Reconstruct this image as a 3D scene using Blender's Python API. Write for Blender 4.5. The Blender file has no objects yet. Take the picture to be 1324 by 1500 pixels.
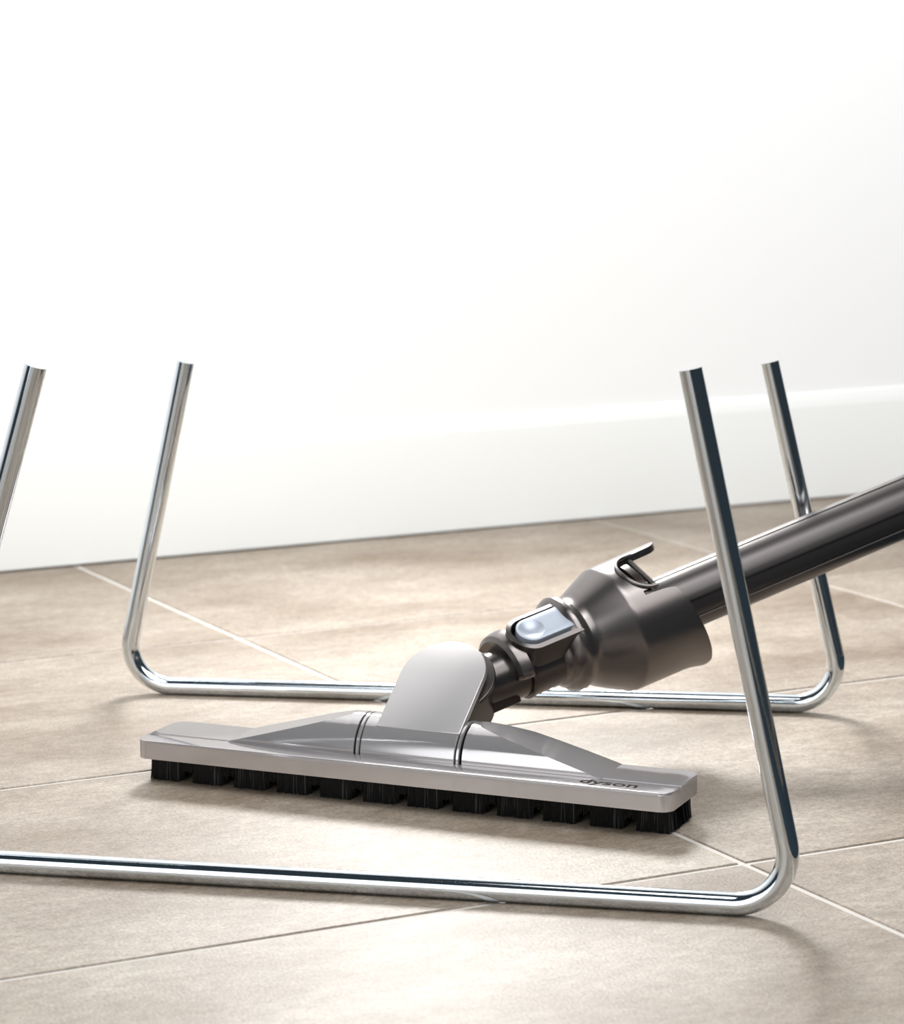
import bpy, bmesh, math, random
from mathutils import Vector, Matrix
random.seed(3)
sc = bpy.context.scene
S = 0.4                      # one working unit is 0.4 m
TA, TB = 0.77264, 1.1488     # tile size across / along the wall (units)

# ------------------------------------------------------------------ camera
F_PX, PITCH, ROLL, YAW = 4288.4, 0.161251, -0.002875, 0.481709
CAM = Vector((-1.92037, -2.90509, 1.0))
Fv = Vector((math.sin(YAW)*math.cos(PITCH), math.cos(YAW)*math.cos(PITCH), -math.sin(PITCH)))
R0 = Fv.cross(Vector((0, 0, 1))).normalized()
U0 = R0.cross(Fv)
Rv = R0*math.cos(ROLL) + U0*math.sin(ROLL)
Uv = -R0*math.sin(ROLL) + U0*math.cos(ROLL)
cd = bpy.data.cameras.new('camera')
cam = bpy.data.objects.new('camera', cd)
sc.collection.objects.link(cam)
cd.sensor_fit = 'HORIZONTAL'
cd.sensor_width = 36.0
cd.lens = 36.0*F_PX/1324.0
cd.clip_start = 0.02
m = Matrix.Identity(4)
for i in range(3):
    m[i][0] = Rv[i]; m[i][1] = Uv[i]; m[i][2] = -Fv[i]; m[i][3] = CAM[i]*S
cam.matrix_world = m
cd.dof.use_dof = True
cd.dof.focus_distance = 3.72*S
cd.dof.aperture_fstop = 18.0
sc.camera = cam

# ------------------------------------------------------------------ world, lights, exposure
sc.view_settings.view_transform = 'Standard'
sc.view_settings.look = 'None'
sc.view_settings.gamma = 1.0
sc.view_settings.use_curve_mapping = False
sc.view_settings.exposure = 0.0
w = bpy.data.worlds.new('world')
sc.world = w
w.use_nodes = True
bg = w.node_tree.nodes['Background']
bg.inputs[0].default_value = (0.62, 0.84, 1.0, 1)
bg.inputs[1].default_value = 0.045

def area(name, loc, target, sx, sy, power, color=(1, 1, 1), spread=180):
    l = bpy.data.lights.new(name, 'AREA')
    l.shape = 'RECTANGLE'
    l.size = sx*S; l.size_y = sy*S
    l.energy = power
    l.color = color
    l.spread = math.radians(spread)
    o = bpy.data.objects.new(name, l)
    sc.collection.objects.link(o)
    o.location = Vector(loc)*S
    o.rotation_euler = (Vector(target)-Vector(loc)).to_track_quat('-Z', 'Y').to_euler()
    return o

# added key lamp, aimed from the shadows, in a made-up window opening
area('back_key_light', (0.72, 2.25, 1.62), (0.18, 0.85, 0.0), 0.62, 0.62, 4.3, (1.0, 0.985, 0.965), 95)
# large softbox added overhead on the camera side, for ambient light and reflections
area('added_softbox', (0.1, -2.3, 5.2), (0.2, 1.4, 0.2), 5.0, 5.0, 54.0, (1.0, 1.0, 1.0))
# added fill lamp: brightens the wall, fades towards the baseboard
area('wall_fill_light', (0.6, -0.9, 4.6), (0.6, 2.35, 1.55), 7.0, 0.7, 9.6, (0.96, 0.98, 1.0), 75)
# tall fill panel added on the left behind the camera, for bright reflections
area('left_fill_light', (-5.6, -3.3, 2.35), (0.0, 0.0, 0.6), 4.6, 4.5, 25.0, (0.95, 0.98, 1.0))

# ------------------------------------------------------------------ helpers
def material(name, base, rough=0.4, metal=0.0, bump=0.0, scale=300.0, coat=0.0, spec=0.5, var=0.0):
    mt = bpy.data.materials.new(name)
    mt.use_nodes = True
    nt = mt.node_tree
    b = nt.nodes['Principled BSDF']
    b.inputs['Base Color'].default_value = (*base, 1)
    b.inputs['Roughness'].default_value = rough
    b.inputs['Metallic'].default_value = metal
    b.inputs['Coat Weight'].default_value = coat
    b.inputs['Coat Roughness'].default_value = 0.08
    b.inputs['Specular IOR Level'].default_value = spec
    tc = nt.nodes.new('ShaderNodeTexCoord')
    n = nt.nodes.new('ShaderNodeTexNoise')
    n.inputs['Scale'].default_value = scale
    n.inputs['Detail'].default_value = 3
    nt.links.new(tc.outputs['Object'], n.inputs['Vector'])
    if bump:
        bp = nt.nodes.new('ShaderNodeBump')
        bp.inputs['Strength'].default_value = bump
        bp.inputs['Distance'].default_value = 0.0004
        nt.links.new(n.outputs['Fac'], bp.inputs['Height'])
        nt.links.new(bp.outputs['Normal'], b.inputs['Normal'])
    mr = nt.nodes.new('ShaderNodeMapRange')
    mr.inputs['To Min'].default_value = rough*(1-max(var, 0.02))
    mr.inputs['To Max'].default_value = rough*(1+max(var, 0.02))
    nt.links.new(n.outputs['Fac'], mr.inputs['Value'])
    nt.links.new(mr.outputs['Result'], b.inputs['Roughness'])
    return mt

def tile_material():
    mt = bpy.data.materials.new('beige_stone_tile')
    mt.use_nodes = True
    nt = mt.node_tree; N = nt.nodes; L = nt.links
    b = N['Principled BSDF']
    tc = N.new('ShaderNodeTexCoord')
    oi = N.new('ShaderNodeObjectInfo')
    off = N.new('ShaderNodeVectorMath'); off.operation = 'MULTIPLY_ADD'
    comb = N.new('ShaderNodeCombineXYZ')
    for k in range(3):
        L.new(oi.outputs['Random'], comb.inputs[k])
    L.new(comb.outputs[0], off.inputs[0])
    off.inputs[1].default_value = (13.0, 7.0, 3.0)
    L.new(tc.outputs['Object'], off.inputs[2])
    mp = N.new('ShaderNodeMapping')
    mp.inputs['Scale'].default_value = (0.8, 1.5, 1.0)
    L.new(off.outputs[0], mp.inputs['Vector'])
    big = N.new('ShaderNodeTexNoise'); big.inputs['Scale'].default_value = 9; big.inputs['Detail'].default_value = 6; big.inputs['Roughness'].default_value = 0.6
    L.new(mp.outputs[0], big.inputs['Vector'])
    fine = N.new('ShaderNodeTexNoise'); fine.inputs['Scale'].default_value = 130; fine.inputs['Detail'].default_value = 5; fine.inputs['Roughness'].default_value = 0.75
    L.new(mp.outputs[0], fine.inputs['Vector'])
    grit = N.new('ShaderNodeTexNoise'); grit.inputs['Scale'].default_value = 620; grit.inputs['Detail'].default_value = 2
    L.new(off.outputs[0], grit.inputs['Vector'])
    r1 = N.new('ShaderNodeValToRGB')
    e = r1.color_ramp.elements
    e[0].position = 0.30; e[0].color = (0.23, 0.172, 0.118, 1)
    e[1].position = 0.72; e[1].color = (0.49, 0.43, 0.362, 1)
    L.new(big.outputs['Fac'], r1.inputs['Fac'])
    r2 = N.new('ShaderNodeValToRGB')
    e = r2.color_ramp.elements
    e[0].position = 0.34; e[0].color = (0.62, 0.60, 0.585, 1)
    e[1].position = 0.68; e[1].color = (1.0, 1.0, 1.0, 1)
    L.new(fine.outputs['Fac'], r2.inputs['Fac'])
    mx = N.new('ShaderNodeMix'); mx.data_type = 'RGBA'; mx.blend_type = 'MULTIPLY'; mx.inputs['Factor'].default_value = 1.0
    L.new(r1.outputs['Color'], mx.inputs['A']); L.new(r2.outputs['Color'], mx.inputs['B'])
    r3 = N.new('ShaderNodeValToRGB')
    e = r3.color_ramp.elements
    e[0].position = 0.35; e[0].color = (0.70, 0.68, 0.66, 1)
    e[1].position = 0.60; e[1].color = (1.0, 1.0, 1.0, 1)
    L.new(grit.outputs['Fac'], r3.inputs['Fac'])
    mx2 = N.new('ShaderNodeMix'); mx2.data_type = 'RGBA'; mx2.blend_type = 'MULTIPLY'; mx2.inputs['Factor'].default_value = 1.0
    L.new(mx.outputs['Result'], mx2.inputs['A']); L.new(r3.outputs['Color'], mx2.inputs['B'])
    L.new(mx2.outputs['Result'], b.inputs['Base Color'])
    b.inputs['Roughness'].default_value = 0.5
    b.inputs['Specular IOR Level'].default_value = 0.45
    bp = N.new('ShaderNodeBump'); bp.inputs['Strength'].default_value = 0.35; bp.inputs['Distance'].default_value = 0.0005
    ad = N.new('ShaderNodeMath'); ad.operation = 'ADD'
    L.new(fine.outputs['Fac'], ad.inputs[0]); L.new(grit.outputs['Fac'], ad.inputs[1])
    L.new(ad.outputs[0], bp.inputs['Height']); L.new(bp.outputs['Normal'], b.inputs['Normal'])
    return mt

M_TILE = tile_material()
M_GROUT = material('pale_grout', (0.52, 0.495, 0.46), 0.8, bump=0.4, scale=900)
M_WALL = material('white_wall_paint', (0.90, 0.90, 0.895), 0.6, bump=0.05, scale=500)
M_BASE = material('white_gloss_trim_paint', (0.835, 0.84, 0.82), 0.5, bump=0.03, scale=60)
M_FRAME = material('window_frame_paint', (0.85, 0.85, 0.85), 0.4)
M_CHROME = material('polished_chrome', (0.74, 0.80, 0.85), 0.07, 1.0, bump=0.02, scale=200)
M_SILVER = material('silver_lacquer', (0.55, 0.53, 0.535), 0.09, 0.68, bump=0.0, scale=900, coat=0.0)
for m_ in (M_SILVER,):
    b_ = m_.node_tree.nodes['Principled BSDF']
    b_.inputs['Specular Tint'].default_value = (0.55, 0.53, 0.53, 1)
    b_.inputs['Specular IOR Level'].default_value = 0.25
M_SATIN = material('satin_silver_lacquer', (0.50, 0.485, 0.485), 0.33, 0.7, bump=0.05, scale=1500)
M_DARK = material('dark_bronze_plastic', (0.088, 0.080, 0.077), 0.26, 0.85, bump=0.04, scale=1600)
M_BELL = material('grey_bronze_plastic', (0.165, 0.150, 0.145), 0.27, 0.9, bump=0.03, scale=1800)
M_GLOSSY = material('glossy_dark_plastic', (0.030, 0.022, 0.018), 0.22, 0.2, bump=0.02, scale=900)
M_TUBE = material('dark_anodised_metal', (0.095, 0.087, 0.085), 0.33, 0.8, bump=0.03, scale=900)
M_BUTTON = material('pale_blue_grey_plastic', (0.40, 0.44, 0.51), 0.38, 0.3)
M_BLACK = material('black_plastic', (0.004, 0.004, 0.004), 0.7, spec=0.05)
M_BRISTLE = material('black_nylon_bristle', (0.004, 0.004, 0.0045), 0.4, spec=0.3)
M_BRISTLE2 = material('grey_nylon_bristle', (0.06, 0.065, 0.07), 0.3, spec=0.5)
M_REFL_MAT = material('reflection_mat_dark', (0.012, 0.022, 0.030), 0.9, bump=0.5, scale=700, spec=0.1)  # for the added mat that puts dark bands into the chrome
M_INK = material('dark_print_ink', (0.012, 0.010, 0.009), 0.8, spec=0.05)

def finish(bm, name, mat, parent=None, angle=32, smooth=True):
    bmesh.ops.recalc_face_normals(bm, faces=bm.faces)
    if smooth:
        for f in bm.faces:
            f.smooth = True
        lim = math.radians(angle)
        for e in bm.edges:
            if len(e.link_faces) != 2 or e.calc_face_angle(0) > lim:
                e.smooth = False
    for v in bm.verts:
        v.co *= S
    me = bpy.data.meshes.new(name)
    bm.to_mesh(me); bm.free()
    me.materials.append(mat)
    o = bpy.data.objects.new(name, me)
    sc.collection.objects.link(o)
    if parent:
        o.parent = parent
    return o

def box(bm, lo, hi, xf=None):
    vs = [bm.verts.new((x, y, z)) for x in (lo[0], hi[0]) for y in (lo[1], hi[1]) for z in (lo[2], hi[2])]
    for f in ((0,1,3,2), (4,6,7,5), (0,4,5,1), (2,3,7,6), (0,2,6,4), (1,5,7,3)):
        bm.faces.new([vs[i] for i in f])
    if xf:
        for v in vs:
            v.co = xf(*v.co)
    return vs

def grid(bm, rows, closed_u=False, closed_v=False, cap=False):
    """rows: list of lists of points"""
    V = [[bm.verts.new(p) for p in r] for r in rows]
    n = len(V); k = len(V[0])
    for i in range(n if closed_u else n-1):
        for j in range(k if closed_v else k-1):
            bm.faces.new((V[i][j], V[i][(j+1) % k], V[(i+1) % n][(j+1) % k], V[(i+1) % n][j]))
    if cap:
        bm.faces.new(V[0]); bm.faces.new(V[-1])
    return V

def sweep(bm, pts, r, seg=32, cap=True):
    rows = []
    up = None
    for i, p in enumerate(pts):
        t = (pts[min(i+1, len(pts)-1)]-pts[max(i-1, 0)]).normalized()
        if up is None:
            up = t.orthogonal().normalized()
        up = (up - t*up.dot(t)).normalized()
        sd = t.cross(up)
        rows.append([p + (up*math.cos(2*math.pi*k/seg) + sd*math.sin(2*math.pi*k/seg))*r for k in range(seg)])
    grid(bm, rows, closed_v=True, cap=cap)

def rounded(pts, rad, n=18):
    """polyline with every inner corner rounded"""
    out = [pts[0]]
    for i in range(1, len(pts)-1):
        a = (pts[i-1]-pts[i]).normalized(); b = (pts[i+1]-pts[i]).normalized()
        ang = a.angle(b); d = rad/math.tan(ang/2)
        c = pts[i] + (a+b).normalized()*(rad/math.sin(ang/2))
        s = pts[i]+a*d - c; e = pts[i]+b*d - c
        tot = s.angle(e)
        for k in range(n+1):
            t = k/n
            out.append(c + (s*math.sin((1-t)*tot)+e*math.sin(t*tot))/math.sin(tot))
    out.append(pts[-1])
    return out

def prism(bm, outline, z0, z1, xf, bevel=0.0, bseg=3, bottom_bevel=False):
    """outline: list of (x, y); xf maps (x, y, z) to a point; bevel shrinks the top rim in steps"""
    cx = sum(p[0] for p in outline)/len(outline); cy = sum(p[1] for p in outline)/len(outline)
    def inset(d):
        n = len(outline); res = []
        for i in range(n):
            p0 = Vector(outline[i-1]); p1 = Vector(outline[i]); p2 = Vector(outline[(i+1) % n])
            e1 = (p1-p0); e2 = (p2-p1)
            n1 = Vector((-e1.y, e1.x)).normalized(); n2 = Vector((-e2.y, e2.x)).normalized()
            nn = (n1+n2).normalized()
            k = 1/max(0.4, nn.dot(n1))
            res.append(p1 + nn*d*k)
        return res
    rows = []
    if bottom_bevel and bevel:
        for k in range(bseg+1):
            a = math.pi/2*k/bseg
            rows.append((inset(bevel*(1-math.sin(a))), z0+bevel*(1-math.cos(a))))
    else:
        rows.append((inset(0), z0))
    if bevel:
        for k in range(bseg+1):
            a = math.pi/2*k/bseg
            rows.append((inset(bevel*(1-math.cos(a))), z1-bevel*(1-math.sin(a))))
    else:
        rows.append((inset(0), z1))
    grid(bm, [[xf(p[0], p[1], z) for p in r] for r, z in rows], closed_v=True, cap=True)

def rrect(x0, x1, y0, y1, r, n=8, corners=(1, 1, 1, 1)):
    """counter-clockwise rounded rectangle; corners: (x0y0, x1y0, x1y1, x0y1)"""
    out = []
    for c, (cx, cy, a0) in enumerate(((x0, y0, 180), (x1, y0, 270), (x1, y1, 0), (x0, y1, 90))):
        rr = r if corners[c] else 0.0006
        ox = cx + (rr if cx == x0 else -rr); oy = cy + (rr if cy == y0 else -rr)
        for k in range(n+1):
            a = math.radians(a0+90*k/n)
            out.append((ox+rr*math.cos(a), oy+rr*math.sin(a)))
    return out

def empty(name, loc, label, cat):
    o = bpy.data.objects.new(name, None)
    sc.collection.objects.link(o)
    o['label'] = label; o['category'] = cat
    o.empty_display_size = 0.05
    return o

def structure(o, label=None, cat=None):
    o['kind'] = 'structure'
    if label: o['label'] = label
    if cat: o['category'] = cat
    return o

# ------------------------------------------------------------------ the setting
WY = 3*TA          # front face of the baseboard
X0, X1, Y0 = -8.0, 9.0, -9.0
bm = bmesh.new()
box(bm, (X0, Y0, -0.06), (X1, WY+0.3, -0.0020))
floor = structure(finish(bm, 'floor', M_GROUT, smooth=False), 'floor of large beige stone tiles with pale grout lines', 'floor')

GW = 0.0105
bm = bmesh.new()
hw, hh, ch = (TB-GW)/2, (TA-GW)/2, 0.0014
rows = []
for dx, z in ((0, -0.03), (0, -ch), (ch, 0.0)):
    rows.append([(-hw+dx, -hh+dx, z), (hw-dx, -hh+dx, z), (hw-dx, hh-dx, z), (-hw+dx, hh-dx, z)])
grid(bm, rows, closed_v=True, cap=True)
tile0 = finish(bm, 'tile', M_TILE, floor, smooth=False)
first = True
for i in range(-5, 6):
    for j in range(-8, 4):
        if first:
            t = tile0; first = False
        else:
            t = tile0.copy(); sc.collection.objects.link(t); t.parent = floor
        t.location = Vector(((i+0.5)*TB, (j+0.5)*TA, 0.0))*S
        t.rotation_euler = (random.uniform(-1, 1)*0.0004, random.uniform(-1, 1)*0.0004, 0)

# dark mat added out of view on the right, to darken chrome reflections
bm = bmesh.new()
ra = math.radians(53.7)
rd = Vector((math.cos(ra), math.sin(ra), 0)); rn = Vector((math.sin(ra), -math.cos(ra), 0))
rp = Vector((-0.18, -0.57, 0)) + rn*0.12
prism(bm, rrect(-2.6, 2.2, 0.0, 3.2, 0.02, 4), 0.0, 0.012, lambda x, y, z: rp + rd*x + rn*y + Vector((0, 0, z)), 0.003)
reflection_mat = finish(bm, 'reflection_mat', M_REFL_MAT, None, 40)
reflection_mat['label'] = 'dark blue-grey mat added out of view on the right, for the chrome reflections'
reflection_mat['category'] = 'reflection_mat'

# wall with an unseen window opening added above for the key lamp
ZT = 6.2
OX0, OX1, OZ0, OZ1 = 0.30, 1.14, 1.22, 2.05
bm = bmesh.new()
WF = WY+0.0125
for lo, hi in (((X0, WF, 0), (OX0, WF+0.25, ZT)), ((OX1, WF, 0), (X1, WF+0.25, ZT)),
               ((OX0, WF, 0), (OX1, WF+0.25, OZ0)), ((OX0, WF, OZ1), (OX1, WF+0.25, ZT))):
    box(bm, lo, hi)
structure(finish(bm, 'wall_back', M_WALL, smooth=False), 'plain white wall above the baseboard', 'wall')
bm = bmesh.new()
for lo, hi in (((OX0, WF+.05, OZ0), (OX0+.05, WF+.12, OZ1)), ((OX1-.05, WF+.05, OZ0), (OX1, WF+.12, OZ1)),
               ((OX0, WF+.05, OZ0), (OX1, WF+.12, OZ0+.05)), ((OX0, WF+.05, OZ1-.05), (OX1, WF+.12, OZ1))):
    box(bm, lo, hi)
structure(finish(bm, 'added_window', M_FRAME, smooth=False), 'unseen window frame added in the white wall around the key lamp', 'window')

bm = bmesh.new()
prof = [(0.0, 0.0035), (0.0, 0.2040), (0.0006, 0.2065), (0.0020, 0.2095), (0.0022, 0.2125), (0.0042, 0.2170),
        (0.0055, 0.2235), (0.0075, 0.2270), (0.0082, 0.2310), (0.0130, 0.2330), (0.0130, 0.0035)]
grid(bm, [[(x, WY+a, z) for a, z in prof] for x in (X0, X1)], closed_v=True, cap=True)
structure(finish(bm, 'baseboard_back', M_BASE, angle=50), 'tall white moulded baseboard along the wall', 'baseboard')

# ------------------------------------------------------------------ the chair: two chrome sled frames
RR = 0.0135
def frame_pts(A, B, left, right, lc, rc, bend):
    A = Vector((*A, RR)); B = Vector((*B, RR)); d = (B-A).normalized()
    def q(u, z): return A + d*u + Vector((0, 0, z-RR))
    return rounded([q(*left), q(lc, RR), q(rc, RR), q(*right)], bend)
chair = empty('chair', (0, 0, 0), 'chair with two bent chrome rod sled legs standing on beige tiles around the floor brush', 'chair')
bm = bmesh.new()
sweep(bm, frame_pts((-0.81542, 0.39367), (-0.11885, -0.18114), (0.062, 0.619), (0.8345, 0.631), -0.118, 0.9665, 0.062), RR)
o = finish(bm, 'sled_leg', M_CHROME, chair, 60); o['label'] = 'nearer chrome rod leg, crossing in front of the brush and tube'
bm = bmesh.new()
sweep(bm, frame_pts((-0.27176, 1.20801), (0.52547, 0.63497), (0.043, 0.515), (0.921, 0.526), -0.066, 1.0415, 0.062), RR)
o = finish(bm, 'sled_leg', M_CHROME, chair, 60); o['label'] = 'farther chrome rod leg, behind the brush and tube'

# ------------------------------------------------------------------ the vacuum floor tool and wand
O = Vector((-0.48683, 0.73027, 0)); E1 = Vector((0.63565, -0.77198, 0)); E2 = Vector((0.77198, 0.63565, 0)); Z = Vector((0, 0, 1))
def H(u, v, z): return O + E1*u + E2*v + Z*z
vac = empty('vacuum_wand', (0, 0, 0), 'silver floor brush head with black bristles on a dark grey vacuum wand', 'vacuum cleaner')

ZB, ZP = 0.0355, 0.0605
UA, UB, VA, VB, VG = -0.006, 0.757, -0.027, 0.096, 0.0125
bm = bmesh.new()
prism(bm, rrect(UA, UB, VA, VB, 0.018, 10), ZB, ZP-0.0068, H)
housing = finish(bm, 'brush_housing', M_SILVER, vac, 35)
bm = bmesh.new()
prism(bm, rrect(UA, UB, VA, VG, 0.018, 10, (1, 1, 0, 0)), ZP-0.0070, ZP, H, 0.0008)
front_rail = finish(bm, 'front_rail', M_SILVER, housing, 35)
bm = bmesh.new()
prism(bm, rrect(UA, UB, VG+0.0052, VB, 0.018, 10, (0, 0, 1, 1)), ZP-0.0070, ZP, H, 0.0008)
finish(bm, 'rear_plate', M_SILVER, housing, 35)
bm = bmesh.new()
box(bm, (0.02, 0.006, ZB-0.003), (0.73, 0.085, ZB+0.001), lambda x, y, z: H(x, y, z))
finish(bm, 'bristle_holder', M_BLACK, vac, smooth=False)

# barrel shaped shoulders, cut by sloping planes
VC, ZC, RB = 0.061, 0.0595, 0.048
def shoulder(u_low, u_top, u_end, f):
    bm = bmesh.new()
    us = [u_low + (u_top-u_low)*(i/36) for i in range(37)] + [u_end]
    rows = []
    for u in us:
        t = min(1, (u-u_low)/(u_top-u_low))
        h = min(f(t)*RB, RB*0.9999)
        ph = math.asin(max(0.0, h/RB))
        row = [(VC-RB, ZP-0.004)]
        row += [(VC-RB*math.cos(ph*k/20), ZC+RB*math.sin(ph*k/20)) for k in range(21)]
        vb = min(VB, VC+RB*math.cos(ph))
        va = VC-RB*math.cos(ph)
        row += [(va+(vb-va)*k/8, ZC+h) for k in range(1, 9)]
        pb = math.acos((VB-VC)/RB)
        if ph > pb:
            row += [(VC+RB*math.cos(ph+(pb-ph)*k/8), ZC+RB*math.sin(ph+(pb-ph)*k/8)) for k in range(1, 9)]
        else:
            row += [(VB, ZC+h)]*8
        row += [(VB, ZP-0.004)]
        rows.append([H(u, v, z) for v, z in row])
    grid(bm, rows)
    bm.faces.new([v for v in bm.verts][-len(rows[0]):])
    bmesh.ops.remove_doubles(bm, verts=bm.verts, dist=1e-6)
    return finish(bm, 'shoulder', M_SILVER, housing, 12)
shoulder(0.112, 0.290, 0.3005, lambda t: 0.015+0.985*t)
shoulder(0.650, 0.460, 0.4562, lambda t: 0.015+0.985*t*(1.18-0.18*t))

def arc_body(u0, u1, r, name, mat, lip=0.0, parent=None):
    bm = bmesh.new()
    rows = []
    for u, rr in ((u0, r-0.0016), (u0+0.0008, r), (u1-0.0008, r), (u1, r-0.0016)):
        row = [(VC-rr, ZP-0.008)] + [(VC-rr*math.cos(math.pi*k/48), ZC+rr*math.sin(math.pi*k/48)) for k in range(49)] + [(VC+rr, ZP-0.008)]
        rows.append([H(u, v, z) for v, z in row])
    grid(bm, rows, cap=True)
    return finish(bm, name, mat, parent, 35)
hub = arc_body(0.3098, 0.4452, RB, 'hinge_barrel', M_SILVER, parent=vac)
arc_body(0.3030, 0.3080, RB, 'hinge_ring', M_SILVER, parent=hub)
arc_body(0.4470, 0.4518, RB, 'hinge_ring', M_SILVER, parent=hub)
bm = bmesh.new()
rr = RB-0.003
grid(bm, [[H(u, VC-rr*math.cos(math.pi*k/32), ZC+rr*math.sin(math.pi*k/32)) for k in range(33)] for u in (0.298, 0.457)], cap=True)
finish(bm, 'hinge_core', M_BLACK, hub, 35)

# swivel plate (tongue), tangent to the barrel and leaning back
AL = math.radians(35)
TW = E2*math.cos(AL)+Z*math.sin(AL)
TN = -E2*math.sin(AL)+Z*math.cos(AL)
UC, HW, WC = 0.3865, 0.0600, 0.098
T0 = H(UC, VC-RB*math.sin(AL), ZC+RB*math.cos(AL))
def T(x, y, z): return T0 + E1*x + TW*y + TN*z
def tongue_outline(w, y0, yc):
    o = [(-w, y0), (w, y0)]
    o += [(w*math.cos(math.pi*k/40), yc+w*math.sin(math.pi*k/40)) for k in range(0, 41)]
    return o
bm = bmesh.new()
prism(bm, tongue_outline(HW, -0.004, WC), -0.007, 0.0008, T, 0.0012)
finish(bm, 'swivel_plate', M_SATIN, vac, 35)
bm = bmesh.new()
prism(bm, tongue_outline(HW-0.0012, -0.010, WC-0.008), -0.066, -0.0068, T, 0.002)
neck = finish(bm, 'neck', M_GLOSSY, vac, 35)
bm = bmesh.new()
prism(bm, [(0.068*math.cos(math.pi*k/32), WC+0.004+0.064*math.sin(math.pi*k/32)) for k in range(-20, 44)], -0.022, -0.0165, T, 0.0012)
finish(bm, 'swivel_rim', M_DARK, neck, 35)
bm = bmesh.new()
prism(bm, [(0.052*math.cos(math.pi*k/24), WC+0.004+0.052*math.sin(math.pi*k/24)) for k in range(48)], -0.085, -0.010, T, 0.008, 5)
finish(bm, 'swivel_drum', M_GLOSSY, neck, 35)

# wand axis frame
AX = Vector((0.968, 0.024, 0.2530)).normalized()
J = T(0, WC, -0.050)
J += Vector((0, 0, 0.0035))
KS = 1156.0/(F_PX/(J-CAM).dot(Fv))      # sizes along the wand were measured at 1156 px per unit
def frame_q():
    view = (CAM-J).normalized()
    nc = (view-AX*view.dot(AX)).normalized()
    q = nc.cross(AX)
    if q.z < 0: q = -q
    return q.normalized(), nc
QU, NC = frame_q()
def W(s, r, th, up=0.0):
    a = math.radians(th)
    return J + (AX*s + QU*(r*math.cos(a)+up) + NC*(r*math.sin(a)))*KS
def lathe(bm, prof, seg=96, cap=False, t0=0, t1=360):
    """prof: (s, r[, up])"""
    full = (t1-t0) >= 360
    n = seg if full else seg+1
    rows = [[W(p[0], p[1], t0+(t1-t0)*k/seg, p[2] if len(p) > 2 else 0) for k in range(n)] for p in prof]
    grid(bm, rows, closed_v=full, cap=cap)

bm = bmesh.new()
lathe(bm, [(-0.02, 0.026), (0.0, 0.031), (0.03, 0.034), (0.06, 0.0355), (0.10, 0.0365), (0.12, 0.0365)], cap=True)
elbow = finish(bm, 'elbow', M_DARK, vac, 35)
# raised guard band on the elbow
bm = bmesh.new()
rows = []
for k in range(61):
    th = -70+182*k/60
    e = min(1, (112-th)/14, (th+70)/14); e = math.sqrt(max(0, 1-(1-e)**2))
    s0 = 0.078+0.004*math.sin(math.radians(th)); s1 = 0.098
    r0, r1, ri = 0.041+0.012*e, 0.0435+0.0125*e, 0.033
    rows.append([W(s0, ri, th), W(s0-0.004, r0-0.006, th), W(s0, r0, th), W(s0+0.008, r0+0.0025, th), W(s1-0.002, r1, th), W(s1, r1-0.0015, th), W(s1-0.001, ri, th)])
grid(bm, rows, closed_v=True, cap=True)
finish(bm, 'guard_band', M_BELL, elbow, 35)
bm = bmesh.new()
def TB_(x, y, z): return J + (AX*x + NC*y - QU*z)*KS
prism(bm, rrect(0.035, 0.083, -0.018, 0.018, 0.006), 0.024, 0.040, TB_, 0.002)
finish(bm, 'lower_latch', M_GLOSSY, elbow, 35)

bm = bmesh.new()
lathe(bm, [(0.101, 0.034), (0.101, 0.0400), (0.1025, 0.0414), (0.1055, 0.0414), (0.107, 0.0402), (0.12, 0.0400), (0.170, 0.0400)], cap=True)
collar = finish(bm, 'collar', M_DARK, vac, 35)

# release button and its raised surround
TH = 50
ta = math.radians(TH)
BN = QU*math.cos(ta)+NC*math.sin(ta)
BL = -QU*math.sin(ta)+NC*math.cos(ta)
def BT(x, y, z): return J + (AX*x + BL*y + BN*(z - 9.0*max(0, abs(y)-0.010)**2))*KS
def track(x0, x1, w, n=24):
    o = [(x1, -w), (x1, w)]
    o += [(x0 - w*math.sin(math.pi*k/n), w*math.cos(math.pi*k/n)) for k in range(n+1)]
    return o
def ring_prism(bm, outer, inner, z0, z1, xf):
    rows = [[xf(*p, z0) for p in outer], [xf(*p, z1-0.001) for p in outer],
            [xf(p[0]*0.93+q[0]*0.07, p[1]*0.93+q[1]*0.07, z1) for p, q in zip(outer, inner)],
            [xf(p[0]*0.1+q[0]*0.9, p[1]*0.1+q[1]*0.9, z1) for p, q in zip(outer, inner)],
            [xf(*p, z1-0.001) for p in inner], [xf(*p, z0) for p in inner]]
    grid(bm, rows, closed_u=True, closed_v=True)
bm = bmesh.new()
ring_prism(bm, track(0.117, 0.180, 0.0315), track(0.117, 0.1775, 0.0246), 0.026, 0.0618, BT)
finish(bm, 'button_surround', M_DARK, collar, 35)
bm = bmesh.new()
prism(bm, track(0.117, 0.178, 0.0240), 0.024, 0.046, BT)
finish(bm, 'button_recess', M_BLACK, collar, 35)
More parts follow.
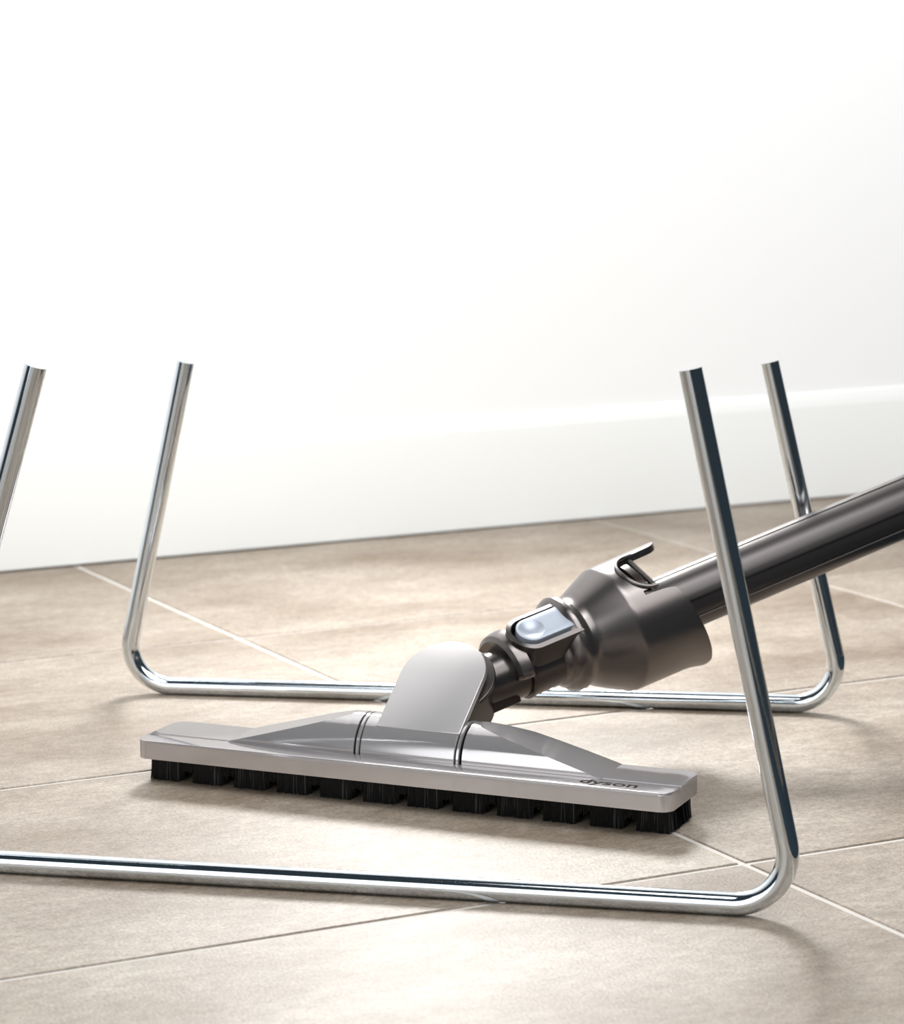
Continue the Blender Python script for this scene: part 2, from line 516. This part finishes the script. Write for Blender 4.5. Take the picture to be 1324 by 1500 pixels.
# the button: grid with a dished round thumb rest
bm = bmesh.new()
BX, BR = 0.1190, 0.0205
o_ = track(BX, 0.1715, BR, 40)
out = []
for k in range(len(o_)):
    p0, p1 = o_[k], o_[(k+1) % len(o_)]
    n_ = max(1, int(math.dist(p0, p1)/0.003))
    out += [(p0[0]+(p1[0]-p0[0])*i/n_, p0[1]+(p1[1]-p0[1])*i/n_) for i in range(n_)]
DR = 0.0168
def dish(d):
    return 0.0630 - 0.0050*(1-(d/DR)**2)
rows = [[BT(p[0], p[1], 0.046) for p in out], [BT(p[0], p[1], 0.0617) for p in out],
        [BT(BX+(p[0]-BX)*0.985, p[1]*0.985, 0.0627) for p in out]]
def toward(p, f):
    d = math.hypot(p[0]-BX, p[1]); a = (p[0]-BX)/d*DR, p[1]/d*DR
    return p[0]*(1-f)*0.96+BX*0.04*(1-f)+(BX+a[0])*f, p[1]*(1-f)*0.96+a[1]*f
for k in range(0, 7):
    f = k/6
    rows.append([BT(*toward(p, f), 0.0630) for p in out])
for k in range(1, 8):
    f = k/8
    rows.append([BT(BX+(toward(p, 1)[0]-BX)*(1-f), toward(p, 1)[1]*(1-f), dish(DR*(1-f))) for p in out])
V = grid(bm, rows, closed_v=True)
c = bm.verts.new(BT(BX, 0, dish(0)))
for j in range(len(V[-1])):
    bm.faces.new((V[-1][j], V[-1][(j+1) % len(V[-1])], c))
button = finish(bm, 'release_button', M_BUTTON, collar, 20); button['label'] = 'pale blue-grey release button with a round thumb dish'

# bell shaped cuff with the hanging clip
def s_end(th):
    t = (th-3+180) % 360 - 180
    back = t < 0
    t = abs(t)
    if t < 18: return 0.322+0.0255*math.sqrt(max(0, 1-(t/18)**2))
    if t <= 66: return 0.291-0.031*math.sqrt(max(0, 1-((t-42)/24.0)**2))
    if t < 70.5: return 0.271
    if t < 75:
        k = (t-70.5)/4.5
        return 0.271+0.046*math.sqrt(1-(1-k)**2)
    if t < 95: return 0.317+0.010*(t-75)/20
    if t < 160: return 0.327+0.026*(t-95)/65
    return 0.353
base = [(0.150, 0.039, 0), (0.1535, 0.044, 0.001), (0.1570, 0.0475, 0.002), (0.1585, 0.0480, 0.002), (0.1600, 0.0510, 0.003), (0.1635, 0.0560, 0.004), (0.169, 0.0615, 0.006), (0.175, 0.0638, 0.007), (0.180, 0.0636, 0.007),
        (0.185, 0.0612, 0.006), (0.190, 0.0592, 0.004), (0.195, 0.0598, 0.003), (0.201, 0.0632, 0.002), (0.2425, 0.0835, 0), (0.2445, 0.0843, 0), (0.2470, 0.0848, 0), (0.2500, 0.0849, 0)]
ths = sorted(set([i*1.5 for i in range(0, 121)] + [17.9, 18.1, 65.9, 66.2, 70.4, 70.6, 70.9, 71.4, 72.2, 73.2, 18.6, 17.2, 16.6, 15.8, 65.2, 64.6, 17.6]))
ths = ths + [360-t for t in reversed(ths) if 0 < t < 180]
ths = [t+3 for t in ths]
bm = bmesh.new()
rows = [[W(s, r, t, u) for t in ths] for s, r, u in base]
K = 14
def skirt_r(t, f):
    tt = abs((t-3+180) % 360 - 180)
    fl = 0.0045*max(0, min(1, (tt-110)/30))*max(0, (f-0.72)/0.28)**1.5
    lift = 0.002*f if tt < 18 else 0
    return 0.0849+fl+lift
for k in range(1, K+1):
    f = k/K
    rows.append([W(0.2500+(s_end(t)-0.2500)*f, skirt_r(t, f), t) for t in ths])
rows.append([W(s_end(t)+0.0006, skirt_r(t, 1)-0.0018, t) for t in ths])
def thick(t): return 0.0095 if abs((t-3+180) % 360 - 180) < 18 else 0.0042
rows.append([W(s_end(t)+0.0006, skirt_r(t, 1)-thick(t)+0.0018, t) for t in ths])
rows.append([W(s_end(t)-0.0004, skirt_r(t, 1)-thick(t), t) for t in ths])
for k in range(1, 5):
    f = 1-k/4
    rows.append([W(0.2490+(s_end(t)-0.2490)*f, skirt_r(t, f)-thick(t), t) for t in ths])
rows.append([W(0.2480, 0.040, t) for t in ths])
grid(bm, rows, closed_v=True)
bell = finish(bm, 'bell_cuff', M_BELL, vac, 28)
for sg in (1, -1):
    bm = bmesh.new()
    path = []
    for k in range(0, 41):
        t = 18.3+(65.5-18.3)*(0.5-0.5*math.cos(math.pi*k/40))
        path.append(W(s_end(t+3)+0.0008, 0.0860, 3+sg*t))
    path.append(W(0.2935, 0.0860, 3+sg*66.2))
    path = [W(0.300, 0.0860, 3+sg*18.0)] + path
    sweep(bm, path, 0.0030, 10)
    finish(bm, 'notch_rim', M_BELL, bell, 60)
    bm = bmesh.new()
    a = W(0.294, 0.079, 3+sg*20); b = W(0.294, 0.0785, 3+sg*65)
    sweep(bm, [a, b], 0.0042, 12)
    finish(bm, 'notch_bar', M_BELL, bell, 60)
bm = bmesh.new()
lathe(bm, [(0.274, 0.040), (0.274, 0.0812), (0.284, 0.0812), (0.286, 0.079), (0.286, 0.040)], seg=72)
finish(bm, 'inner_disc', M_GLOSSY, bell, 35)
bm = bmesh.new()
box(bm, (0.266, -0.030, 0.038), (0.299, 0.016, 0.080), lambda x, y, z: J+(AX*x+NC*y+QU*z)*KS)
finish(bm, 'clip_web', M_DARK, bell, smooth=False)

# wand tube with running ribs
def tube_r(t):
    tt = abs((t+180) % 360 - 180)
    r = 0.0412
    if tt < 26: r = 0.0420
    elif tt < 29: r = 0.0403
    elif tt < 92: r = 0.0412
    elif tt < 95: r = 0.0424
    elif tt < 97: r = 0.0424
    elif tt < 132: r = 0.0396
    elif tt < 134: r = 0.0390
    else: r = 0.0410
    return r
tt_ = [i*2.5 for i in range(0, 73)] + [25.6, 26.4, 28.6, 29.4, 91.6, 92.4, 96.6, 97.4, 131.7, 132.3, 133.7, 134.3]
tt_ = sorted(set(tt_)); tt_ = tt_ + [360-t for t in reversed(tt_) if 0 < t < 180]
bm = bmesh.new()
grid(bm, [[W(s, tube_r(t), t) for t in tt_] for s in (0.20, 0.6, 1.2, 2.4)], closed_v=True, cap=True)
finish(bm, 'wand_tube', M_TUBE, vac, 25)

# ------------------------------------------------------------------ bristles
def tuft(w, d, n, seed, long=ZB, short=0.0, splay=0.0022):
    rnd = random.Random(seed)
    bm = bmesh.new()
    # dense core
    a = 0.0016
    rows = []
    for z, k in ((long, 0.0), (short+0.003, 1.0), (short+0.0015, 0.6)):
        rows.append([Vector((x+(k*splay*0.6 if x > 0 else -k*splay*0.6), y+(k*splay*0.3 if y > 0 else -k*splay*0.3), z)) for x, y in ((-w/2+a, -d/2+a), (w/2-a, -d/2+a), (w/2-a, d/2-a), (-w/2+a, d/2-a))])
    grid(bm, rows, closed_v=True, cap=True)
    for i in range(n):
        side = rnd.random()
        if side < 0.62: x, y = rnd.uniform(-w/2, w/2), -d/2+rnd.uniform(-0.0005, 0.003)
        elif side < 0.81: x, y = -w/2+rnd.uniform(-0.0005, 0.002), rnd.uniform(-d/2, d/2)
        else: x, y = w/2-rnd.uniform(-0.0005, 0.002), rnd.uniform(-d/2, d/2)
        ex = x + splay*(x/(w/2))*rnd.uniform(0.2, 1.0) + rnd.gauss(0, 0.0009)
        ey = y + splay*0.8*(y/(d/2))*rnd.uniform(0.1, 1.0) + rnd.gauss(0, 0.0008)
        if rnd.random() < 0.03:
            ex += rnd.uniform(-0.005, 0.005)
        r = rnd.uniform(0.00035, 0.00075)
        z1 = short+abs(rnd.gauss(0, 0.0012))
        mx_, my_ = (x*0.6+ex*0.4), (y*0.6+ey*0.4)
        rr = []
        for (px, py, pz, pr) in ((x, y, long+0.001, r), (mx_, my_, (long+z1)/2, r), (ex, ey, z1, r*0.6)):
            rr.append([Vector((px+pr*math.cos(q), py+pr*math.sin(q), pz)) for q in (0, 2.09, 4.19)])
        nf = len(bm.faces)
        grid(bm, rr, closed_v=True)
        if rnd.random() < 0.10:
            bm.faces.ensure_lookup_table()
            for f_ in bm.faces[nf:]:
                f_.material_index = 1
    me_o = finish(bm, 'bristle_tuft', M_BRISTLE, vac, 50)
    me_o.data.materials.append(M_BRISTLE2)
    return me_o
variants = [tuft(0.0400, 0.017, 300, s) for s in (1, 2, 3)]
rot = Matrix((( E1.x, E2.x, 0), (E1.y, E2.y, 0), (0, 0, 1))).to_4x4()
def place(o, u, v, ang=0.0):
    o.matrix_local = Matrix.Translation(H(u, v, 0)*S) @ rot @ Matrix.Rotation(ang, 4, 'Z')
used = set()
def put(vars_, u, v, ang=0.0):
    k = random.randrange(len(vars_))
    o = vars_[k]
    if o.name in used:
        o = o.copy(); sc.collection.objects.link(o); o.parent = vac
    used.add(o.name)
    place(o, u, v, ang)
NT = 12
PER = (0.7467-0.046)/(NT-1)
for i in range(NT):
    put([variants[i % 3]], 0.024+PER*i, 0.0100)
for i in range(NT):
    put([variants[(i+1) % 3]], 0.024+PER*i, 0.0800, math.pi)
side_t = [tuft(0.044, 0.018, 300, 7, splay=0.006)]
put(side_t, 0.7370, 0.046, math.pi/2)
put(side_t, 0.0085, 0.046, -math.pi/2)
# short bristles between the tufts
bm = bmesh.new()
rnd = random.Random(11)
box(bm, (0.012, 0.007, 0.018), (0.735, 0.016, ZB), lambda x, y, z: H(x, y, z))
box(bm, (0.012, 0.074, 0.018), (0.735, 0.083, ZB), lambda x, y, z: H(x, y, z))
for i in range(2600):
    u = rnd.uniform(0.01, 0.737)
    v = rnd.choice((0.0045, 0.0855)) + rnd.uniform(-0.0015, 0.0015)
    z1 = rnd.uniform(0.0125, 0.0170); r = rnd.uniform(0.0003, 0.0006)
    eu = u+rnd.gauss(0, 0.0008)
    grid(bm, [[H(a+r*math.cos(q), v+r*math.sin(q), z) for q in (0, 2.09, 4.19)] for a, z in ((u, ZB+0.001), (eu, z1))], closed_v=True)
o = finish(bm, 'short_bristles', M_BRISTLE, vac, 50); o['kind'] = 'stuff'

# ------------------------------------------------------------------ lettering on the front rail
cu = bpy.data.curves.new('lettering', 'FONT')
cu.body = 'dyson'
cu.size = 0.030*S
cu.extrude = 0.0001*S
cu.offset = 0.0004*S
cu.align_x = 'CENTER'
tmp = bpy.data.objects.new('lettering_tmp', cu)
sc.collection.objects.link(tmp)
dg = bpy.context.evaluated_depsgraph_get()
me = bpy.data.meshes.new_from_object(tmp.evaluated_get(dg))
bpy.data.objects.remove(tmp)
me.materials.clear(); me.materials.append(M_INK)
txt = bpy.data.objects.new('lettering', me)
sc.collection.objects.link(txt)
txt.parent = front_rail
txt['label'] = 'dark word printed on the front rail'
txt.matrix_local = Matrix.Translation(H(0.668, -0.0145, ZP+0.00012)*S) @ rot @ Matrix.Diagonal((1.12, 0.95, 1, 1))
# lettering hangs from the vacuum three levels down at most
txt.parent = housing
print('J px', KS, [662+F_PX*((J-CAM).dot(Rv)/(J-CAM).dot(Fv)), 750-F_PX*((J-CAM).dot(Uv)/(J-CAM).dot(Fv))])
